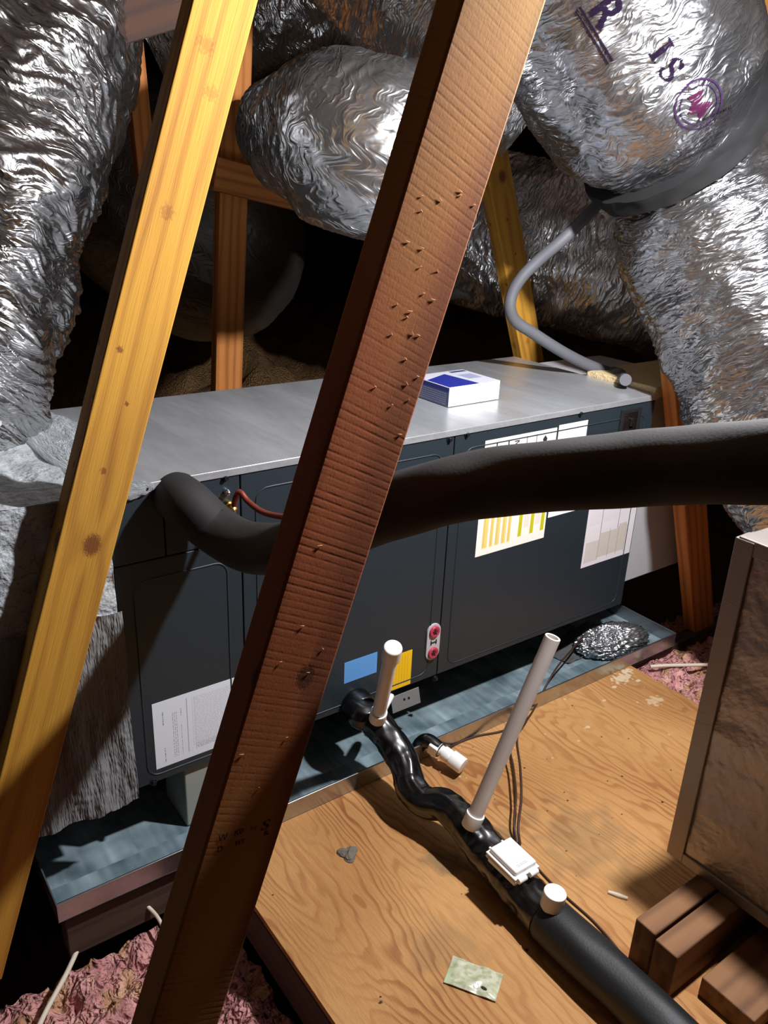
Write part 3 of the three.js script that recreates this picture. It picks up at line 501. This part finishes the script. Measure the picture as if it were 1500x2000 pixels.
// ---------------------------------------------------------------- refrigerant lines
{
  const pts = [V(0.108, 0.530, -0.004), V(0.109, 0.528, 0.045), at(415, 1030, 1.275), at(478, 1066, 1.245), at(545, 1072, 1.19), at(640, 1042, 1.09), at(750, 997, 0.98), at(850, 965, 0.94), at(950, 944, 0.92), at(1125, 926, 0.87), at(1300, 911, 0.82), at(1500, 902, 0.74), at(1760, 888, 0.66), at(2300, 860, 0.56), at(3200, 800, 0.5)];
  const s = mesh('suction_line', sweep(pts, 0.0385, { seg: 200, rad: 40, disp: (a, s) => n3(Math.cos(a), Math.sin(a), s * 9) * 0.0012 }), MAT.foam);
  tag(s, 'thick black foam insulated pipe sweeping from the cabinet across to the right edge', 'pipe');
  const q = hit(450, 998, 'z', 0.004);
  const l = mesh('liquid_line', sweep([V(q.x, q.y, 0.012), at(458, 985, 1.335), at(461, 970, 1.32), at(468, 961, 1.315), at(483, 978, 1.31), at(511, 999, 1.29), at(549, 1009, 1.26), at(600, 1010, 1.2), at(680, 1005, 1.13)], 0.0048, { seg: 90, rad: 14 }), MAT.copper);
  tag(l, 'thin bare copper tube curving up from the brass fitting', 'pipe');
}
// conduit over the cabinet top
{
  const q = hit(1222, 742, 'y', 0.585), c = thing('electrical_conduit', 'grey flexible conduit bending down onto the right end of the cabinet top', 'conduit');
  const P = [q.clone(), at(1203, 732, 2.13), at(1150, 713, 2.1), at(1100, 688, 2.06), at(1037, 648, 2.02), at(1007, 627, 2.0), at(996, 602, 1.98), at(1001, 572, 1.97), at(1018, 543, 1.96), at(1050, 510, 1.95), at(1100, 467, 1.93), at(1150, 417, 1.93), at(1200, 362, 1.97), at(1255, 290, 2.1)];
  mesh('conduit_tube', sweep(P, 0.0142, { seg: 180, rad: 20 }), MAT.conduit, c);
  const e = mesh('connector', lathe([[0.015, 0], [0.019, 0.002], [0.019, 0.022], [0.0165, 0.024], [0.0165, 0.04], [0.02, 0.042], [0.02, 0.056], [0, 0.056]], 24), MAT.conduit, c); orient(e, P[1].clone().lerp(P[2], 0.1), P[0].clone().add(P[0].clone().sub(P[2]).multiplyScalar(0.2)));
}
// white and blue carton on the cabinet top
{
  const c = thing('filter_box', 'small white and blue carton lying on the cabinet top', 'box', V(0.843, 0.5615, -0.194));
  const cv = document.createElement('canvas'); cv.width = 512; cv.height = 384; const x = cv.getContext('2d');
  x.fillStyle = '#c9cbd6'; x.fillRect(0, 0, 512, 384); x.fillStyle = '#27308c'; x.beginPath(); x.moveTo(0, 384); x.lineTo(0, 150); x.lineTo(260, 60); x.lineTo(300, 384); x.fill(); x.fillStyle = '#a7aac4'; x.fillRect(330, 120, 140, 130); x.fillStyle = '#3a3f6a'; x.fillRect(340, 20, 160, 36); scribble(x, 340, 140, 460, 240, 14, '#7377a0', 5);
  const t = new THREE.CanvasTexture(cv); t.colorSpace = THREE.SRGBColorSpace;
  const cv2 = document.createElement('canvas'); cv2.width = 512; cv2.height = 160; const y = cv2.getContext('2d'); y.fillStyle = '#2b3690'; y.fillRect(0, 0, 512, 160); y.fillStyle = '#5d668c'; y.fillRect(0, 40, 512, 120); scribble(y, 20, 52, 480, 150, 18, '#aeb6d8', 7);
  const t2 = new THREE.CanvasTexture(cv2); t2.colorSpace = THREE.SRGBColorSpace;
  const wm = new THREE.MeshStandardMaterial({ color: 0xefecef, roughness: 0.5 });
  const w = 0.148, h = 0.042, d = 0.125;
  const b = mesh('carton', rbox(w, h, d, 0.0015), wm, c); b.position.y = h / 2;
  const tp = mesh('top_print', new THREE.BoxGeometry(w - 0.002, 0.0004, d - 0.002), new THREE.MeshStandardMaterial({ map: t, roughness: 0.35 }), c); tp.position.y = h + 0.0002;
  const sp = mesh('side_print', new THREE.BoxGeometry(0.0004, h - 0.002, d - 0.002), new THREE.MeshStandardMaterial({ map: t2, roughness: 0.4 }), c); sp.position.set(-w / 2 - 0.0002, h / 2, 0);
  c.rotation.y = 0.02;
}
// ---------------------------------------------------------------- condensate drain
const hp = (u, v, y) => hit(u, v, 'y', y);
const drainPts = [V(0.462, 0.008, -0.004), V(0.452, 0.008, 0.04), hp(722, 1402, 0.004), hp(758, 1440, -0.018), hp(788, 1490, -0.045), hp(803, 1538, -0.07), hp(830, 1566, -0.078), hp(868, 1573, -0.066), hp(905, 1604, -0.070), hp(950, 1660, -0.088), hp(1010, 1728, -0.098), hp(1066, 1790, -0.100)];
{
  const d = thing('condensate_drain', 'black wrapped condensate drain pipe snaking from the cabinet over the plywood', 'drain pipe');
  mesh('taped_pipe', sweep(drainPts, (t) => 0.029 + 0.006 * smooth(0.5, 0.75, t), { seg: 320, rad: 48, disp: (a, s) => n3(Math.cos(a) * 1.5, Math.sin(a) * 1.5, s * 14) * 0.0022 + ridged(n3(Math.cos(a) * 0.7, Math.sin(a) * 0.7 + s * 9, s * 24)) * 0.0012 }), MAT.tape, d);
  mesh('drain_port', lathe([[0.034, 0], [0.036, 0.006], [0.034, 0.03], [0.03, 0.034]], 40).rotateX(Math.PI / 2).translate(0.462, 0.008, 0.0), MAT.tape, d);
  mesh('foam_sleeve', sweep([hp(1062, 1786, -0.100), hp(1085, 1808, -0.1), hp(1150, 1868, -0.1), hp(1230, 1942, -0.1), hp(1340, 2050, -0.1), hp(1500, 2200, -0.1)], (t) => 0.0385 - 0.004 * (1 - smooth(0, 0.03, t)), { seg: 160, rad: 48, disp: (a, s) => n3(Math.cos(a), Math.sin(a), s * 8) * 0.0012 }), MAT.foamDrain, d);
  const a = hp(728, 1362, 0.01), disc = mesh('union_ring', lathe([[0.024, -0.006], [0.037, -0.006], [0.041, -0.003], [0.041, 0.003], [0.037, 0.006], [0.024, 0.006], [0.024, -0.006]], 48), MAT.whitePlastic, d);
  const m0 = hp(745, 1400, -0.004); disc.position.copy(m0).add(V(0.012, 0, -0.012)); disc.quaternion.setFromUnitVectors(V(0, 1, 0), V(-0.55, 0.35, -0.75).normalize()); disc.userData.label = 'white plastic union ring';
}
function pvcPipe(name, label, A, B, r, open, collar = true) {
  const t = thing(name, label, 'pipe'), Lp = A.distanceTo(B);
  const ri = r * 0.72;
  const tube = mesh('pipe', open ? lathe([[ri, 0], [r, 0], [r, Lp - 0.001], [r - 0.0008, Lp], [ri + 0.0006, Lp], [ri, Lp - 0.001], [ri, 0]], 40) : lathe([[0, 0], [r, 0], [r, Lp], [0, Lp]], 40), MAT.pvc, t); orient(tube, A, B);
  if (!open) { const d = B.clone().sub(A).normalize(); const c = mesh('cap', lathe([[r, 0], [r * 1.26, 0.0005], [r * 1.28, 0.003], [r * 1.28, 0.031], [r * 1.2, 0.034], [r * 1.0, 0.0348], [0, 0.035]], 40), MAT.pvc, t); orient(c, B.clone().addScaledVector(d, -0.028), B.clone().addScaledVector(d, 1)); }
  if (collar) { const c = mesh('collar', lathe([[r, -0.012], [r * 1.25, -0.012], [r * 1.25, 0.014], [r * 1.2, 0.0152], [r * 1.02, 0.0152]], 40), MAT.whitePlastic, t); const d = B.clone().sub(A).normalize(); orient(c, A.clone().addScaledVector(d, 0.004), B); }
  return t;
}
pvcPipe('vent_pipe', 'short white drain vent pipe closed with a round cap', hp(738, 1400, 0.03), at(767, 1268, 1.455), 0.0134, false);
pvcPipe('vent_pipe', 'tall open topped white pipe leaning up from the drain', hp(922, 1606, -0.045), at(1080, 1244, 1.36), 0.0135, true);
{ const A = hp(1074, 1782, -0.085), B = at(1085, 1738, 1.4); const t = thing('cleanout_cap', 'stubby white capped cleanout where the black foam sleeve begins', 'pipe'); const dir = V(0.1, 1, 0.05).normalize();
  const q = hp(1085, 1742, -0.035), base = q.clone().addScaledVector(dir, -0.06); const c = mesh('pipe', lathe([[0, 0], [0.0155, 0], [0.0155, 0.03], [0.0185, 0.031], [0.0185, 0.058], [0.0175, 0.06], [0, 0.06]], 40), MAT.pvc, t); orient(c, base, q); }
{ // white flip-lid float switch box on the drain
  const q = hp(1000, 1684, -0.052), b = thing('float_switch_box', 'white plastic switch box with a flip lid sitting on the black drain', 'switch box', q);
  const u = hp(1040, 1715, -0.052).sub(hp(970, 1650, -0.052)).normalize(); const w = V(u.z, 0, -u.x); b.quaternion.setFromRotationMatrix(new THREE.Matrix4().makeBasis(w, V(0, 1, 0), u.clone()));
  mesh('box_base', mergeGeometries([rbox(0.05, 0.012, 0.066, 0.003).translate(0, -0.006, 0), rbox(0.056, 0.003, 0.072, 0.001).translate(0, 0, 0)]), MAT.whitePlastic, b);
  const lid = mesh('lid', mergeGeometries([rbox(0.056, 0.004, 0.072, 0.0012).translate(0, 0.006, 0), rbox(0.048, 0.012, 0.064, 0.0035).translate(0.001, 0.011, -0.001)]), MAT.whitePlastic, b); lid.rotation.x = 0.03;
  for (const x of [-0.014, 0.012]) mesh('hinge', new THREE.CylinderGeometry(0.005, 0.005, 0.017, 20).rotateZ(Math.PI / 2).translate(x, 0.003, 0.038), MAT.whitePlastic, b);
  for (const x of [-0.016, 0.012]) mesh('clip', rbox(0.004, 0.008, 0.006, 0.001).translate(x, 0.006, -0.037), MAT.whitePlastic, b);
  const cv = document.createElement('canvas'); cv.width = 256; cv.height = 128; const x = cv.getContext('2d'); x.fillStyle = '#f0efec'; x.fillRect(0, 0, 256, 128); scribble(x, 30, 20, 220, 60, 22, '#b9babd', 8); scribble(x, 20, 78, 180, 110, 20, '#8f9094', 10);
  const t = new THREE.CanvasTexture(cv); t.colorSpace = THREE.SRGBColorSpace; mesh('lid_print', new THREE.BoxGeometry(0.036, 0.0004, 0.018), new THREE.MeshStandardMaterial({ map: t, roughness: 0.4 }), lid).position.set(0.003, 0.0172, 0.018);
}
{ // overflow switch on the pan rim
  const f = thing('overflow_switch', 'white plastic pan overflow switch with a black rubber end on the pan rim', 'switch');
  const A = hp(836, 1447, -0.092), B = hp(905, 1497, -0.112), d = B.clone().sub(A).normalize(), L = A.distanceTo(B);
  const body = mesh('body', lathe([[0, 0.02], [0.0135, 0.02], [0.0135, L * 0.34], [0.0115, L * 0.36], [0.0115, L * 0.44], [0.0145, L * 0.45], [0.0145, L * 0.62], [0.0125, L * 0.63], [0.0125, L * 0.66], [0.0175, L * 0.67], [0.0175, L - 0.002], [0.0165, L], [0, L]], 36), MAT.whitePlastic, f); orient(body, A, B);
  const nut = mesh('square_clip', rbox(0.024, 0.022, 0.011, 0.002).translate(0, L * 0.24, 0.012), MAT.whitePlastic, f); orient(nut, A, B); nut.rotateY(-1.2);
  mesh('rubber_end', sweep([A.clone().addScaledVector(d, 0.03), A.clone().addScaledVector(d, 0.0), hp(822, 1452, -0.108), hp(812, 1470, -0.13)], 0.0155, { seg: 50, rad: 24 }), MAT.tape, f);
  mesh('cable_tie', new THREE.TorusGeometry(0.0155, 0.0013, 8, 40).rotateX(Math.PI / 2).translate(0, L * 0.36, 0), MAT.black, f); orient(f.children.at(-1), A, B);
}
// thin brown control wires
const wireM = (pts, r, label) => tag(mesh('control_wire', sweep(pts, r, { seg: 120, rad: 8 }), MAT.wire), label, 'wire');
wireM([hp(1160, 1218, -0.09), hp(1120, 1265, -0.085), hp(1082, 1312, -0.09), hp(1050, 1372, -0.128), hp(1025, 1408, -0.136), hp(980, 1428, -0.137), hp(930, 1438, -0.137), hp(885, 1456, -0.136), hp(872, 1470, -0.118)], 0.0024, 'brown control wire running from the pan foil across to the overflow switch');
wireM([hp(1030, 1405, -0.132), hp(1010, 1440, -0.10), hp(1016, 1500, -0.10), hp(1018, 1560, -0.105), hp(1012, 1620, -0.12), hp(1016, 1650, -0.137)], 0.0026, 'right one of the two brown wires hanging beside the tall white pipe');
wireM([hp(1024, 1402, -0.132), hp(995, 1448, -0.11), hp(1003, 1500, -0.11), hp(1008, 1555, -0.11), hp(1004, 1610, -0.12), hp(1010, 1648, -0.136)], 0.0022, 'left one of the two brown wires hanging beside the tall white pipe');
wireM([hp(1012, 1652, -0.137), hp(1040, 1684, -0.137), hp(1075, 1722, -0.137), hp(1110, 1755, -0.137), hp(1160, 1800, -0.137), hp(1205, 1852, -0.137), hp(1236, 1900, -0.137), hp(1270, 1960, -0.137)], 0.0018, 'thin brown wire trailing along the black foam sleeve to the lower right');
tag(mesh('white_cable', sweep([hp(60, 2040, -0.235), hp(90, 1975, -0.24), hp(128, 1905, -0.235), hp(140, 1880, -0.24), hp(168, 1820, -0.225), hp(200, 1770, -0.21), hp(235, 1738, -0.20)], 0.0042, { seg: 80, rad: 12 }), MAT.cable), 'off white cable lying over the pink insulation at the lower left', 'cable');
tag(mesh('white_cable', sweep([hp(262, 1752, -0.205), hp(290, 1772, -0.21), hp(310, 1795, -0.23), hp(330, 1840, -0.25)], 0.0035, { seg: 40, rad: 10 }), MAT.cable), 'dim cable under the drain pan just left of the rough sawn board', 'cable');
tag(mesh('white_cable', sweep([hp(1270, 1302, -0.15), hp(1300, 1300, -0.148), hp(1345, 1299, -0.148), hp(1400, 1298, -0.15)], 0.0045, { seg: 40, rad: 10 }), MAT.cable), 'pale cable on the insulation right of the plywood, by the foil box', 'cable');

// ---------------------------------------------------------------- foil faced duct board box at the right
{
  const bx = thing('duct_board_box', 'tall foil faced duct board box at the right edge, standing on wood blocks', 'duct box');
  const x0 = 0.728, x1 = 1.32, y0 = -0.0505, y1 = 0.542, z0 = 0.585, z1 = 1.25;
  const g = new THREE.BoxGeometry(x1 - x0, y1 - y0, z1 - z0, 100, 120, 130); metreUV(g); const p = g.attributes.position, n = g.attributes.normal, uv = g.attributes.uv;
  for (let i = 0; i < p.count; i++) { const x = p.getX(i), y = p.getY(i), z = p.getZ(i); if (Math.abs(n.getX(i)) > 0.5) uv.setXY(i, z * 0.9 + y * 0.35, y * 0.9 - z * 0.5); const k = fbm(x * 6, y * 6, z * 6, 3) * 0.005 + ridged(n3(x * 16, y * 26 + z * 12, z * 20)) * 0.0007; p.setXYZ(i, x + n.getX(i) * k, y + n.getY(i) * k, z + n.getZ(i) * k); }
  g.computeVertexNormals(); g.translate((x0 + x1) / 2, (y0 + y1) / 2, (z0 + z1) / 2);
  mesh('foil_facing', g, new THREE.MeshPhysicalMaterial({ color: 0xa8a09a, metalness: 0.93, roughness: 0.42, bumpMap: masticB, bumpScale: 0.0012 }), bx);
  const tapeM = foil(0.5, 0.0002, 0x9c938c);
  const strip = (a, b, c, d, e, f) => mesh('foil_tape', soften(metreUV(new RoundedBoxGeometry(b - a, d - c, f - e, 3, 0.002)).translate((a + b) / 2, (c + d) / 2, (e + f) / 2), 0.001, 40, 2), tapeM, bx);
  strip(x0 - 0.006, x0 + 0.03, y0, y1 + 0.002, z0 - 0.005, z0 + 0.026); strip(x0 - 0.005, x0 + 0.03, y1 - 0.02, y1 + 0.005, z0, z1); strip(x0 - 0.005, x0 + 0.02, y0 - 0.001, y0 + 0.02, z0, z1);
}
// offcuts under the box
{
  const A = [[0.565, 1.25, -0.139, -0.051, 0.640, 0.677, 'first wood offcut under the foil box, furthest from the camera'], [0.560, 1.25, -0.139, -0.053, 0.681, 0.721, 'second wood offcut under the foil box, pushed against the first'], [0.605, 1.25, -0.139, -0.101, 0.742, 0.830, 'flat wood offcut under the foil box, nearest to the lower right corner']];
  for (const [a, b, c, d, e, f, l] of A) { const g = rbox(f - e, b - a, d - c, 0.003), m = mesh('wood_block', g, MAT.offcut); boardMesh(m, V(a, (c + d) / 2, (e + f) / 2), V(b, (c + d) / 2, (e + f) / 2), V(0, 0, 1)); tag(m, l, 'wood block'); }
}
// litter on the plywood
{
  const q = hp(680, 1668, -0.14), g = new THREE.SphereGeometry(1, 48, 24), p = g.attributes.position;
  for (let i = 0; i < p.count; i++) { const x = p.getX(i), y = p.getY(i), z = p.getZ(i), a = Math.atan2(z, x), r = 1 + Math.cos(a * 3 + 0.6) * 0.24 + n3(x * 3, y * 3, z * 3) * 0.15; p.setXYZ(i, x * r * 0.017, Math.max(0, y) * 0.007 * r, z * r * 0.017); }
  g.computeVertexNormals(); const m = mesh('putty_lump', g, new THREE.MeshStandardMaterial({ color: 0x6c6459, roughness: 0.95 })); m.position.copy(q); tag(m, 'small grey lump of dried putty on the plywood', 'putty');
  const a = hp(925, 1913, -0.14), w = 0.082, h = 0.05, pl = new THREE.BoxGeometry(w, 0.002, h, 50, 1, 30), pp = pl.attributes.position;
  for (let i = 0; i < pp.count; i++) { const x = pp.getX(i), z = pp.getZ(i), edge = Math.max(Math.abs(x) / (w / 2), Math.abs(z) / (h / 2)); pp.setY(i, pp.getY(i) + 0.004 + n2(x * 30, z * 30) * 0.0022 + smooth(0.7, 1, edge) * -0.002); }
  pl.computeVertexNormals();
  const tx = dataTex(256, 160, (x, y, o) => { const s = fbm(x / 60, y / 60, 5, 3) * 0.7, e = smooth(0.1, 0.35, n2(x / 50, y / 34)), hole = Math.hypot((x - 188) / 16, (y - 38 - (x - 188) * -0.3) / 9) < 1 || Math.abs(Math.hypot((x - 150) / 12, (y - 36) / 14) - 1) < 0.14; o[0] = 186 + s * 36 - e * 20; o[1] = 186 + s * 36 - e * 14; o[2] = 160 + s * 36 - e * 26; if (x < 22 && y < 90) { o[0] = 172; o[1] = 188; o[2] = 146; } if (hole) o[0] = o[1] = o[2] = 26; }, true);
  const m2 = mesh('plastic_packet', pl, new THREE.MeshPhysicalMaterial({ map: tx, roughness: 0.35 })); m2.position.copy(a); const u = hp(975, 1925, -0.14).sub(hp(880, 1890, -0.14)); m2.rotation.y = -Math.atan2(u.z, u.x); m2.position.y = -0.1395; tag(m2, 'crumpled pale plastic packet on the plywood near the bottom', 'packet');
  const c = hp(1205, 1748, -0.138), pc = mesh('paper_curl', sweep([hp(1188, 1742, -0.138), c, hp(1226, 1755, -0.138)], (t) => 0.0045 - 0.003 * Math.abs(t - 0.5), { seg: 16, rad: 8 }), MAT.cable); tag(pc, 'small pale paper curl on the plywood left of the box shadow', 'paper');
}
// ---------------------------------------------------------------- the bulb that lights the attic, above the frame
{
  const l = thing('light_bulb', 'bare glowing bulb hanging above the cabinet just out of view', 'light bulb', BULB);
  mesh('glass', lathe([[0, -0.034], [0.012, -0.031], [0.024, -0.02], [0.029, -0.004], [0.026, 0.012], [0.016, 0.03], [0.013, 0.042]], 28), new THREE.MeshStandardMaterial({ color: 0xffffff, emissive: 0xfff0dd, emissiveIntensity: 22 }), l);
  mesh('socket', lathe([[0.013, 0.04], [0.018, 0.042], [0.019, 0.07], [0.008, 0.085], [0, 0.085]], 24), MAT.whitePlastic, l);
  mesh('cord', sweep([V(0, 0.08, 0), V(0, 1.21, 0)], 0.003, { seg: 10, rad: 8 }), MAT.black, l);
}
renderer.render(scene, camera);
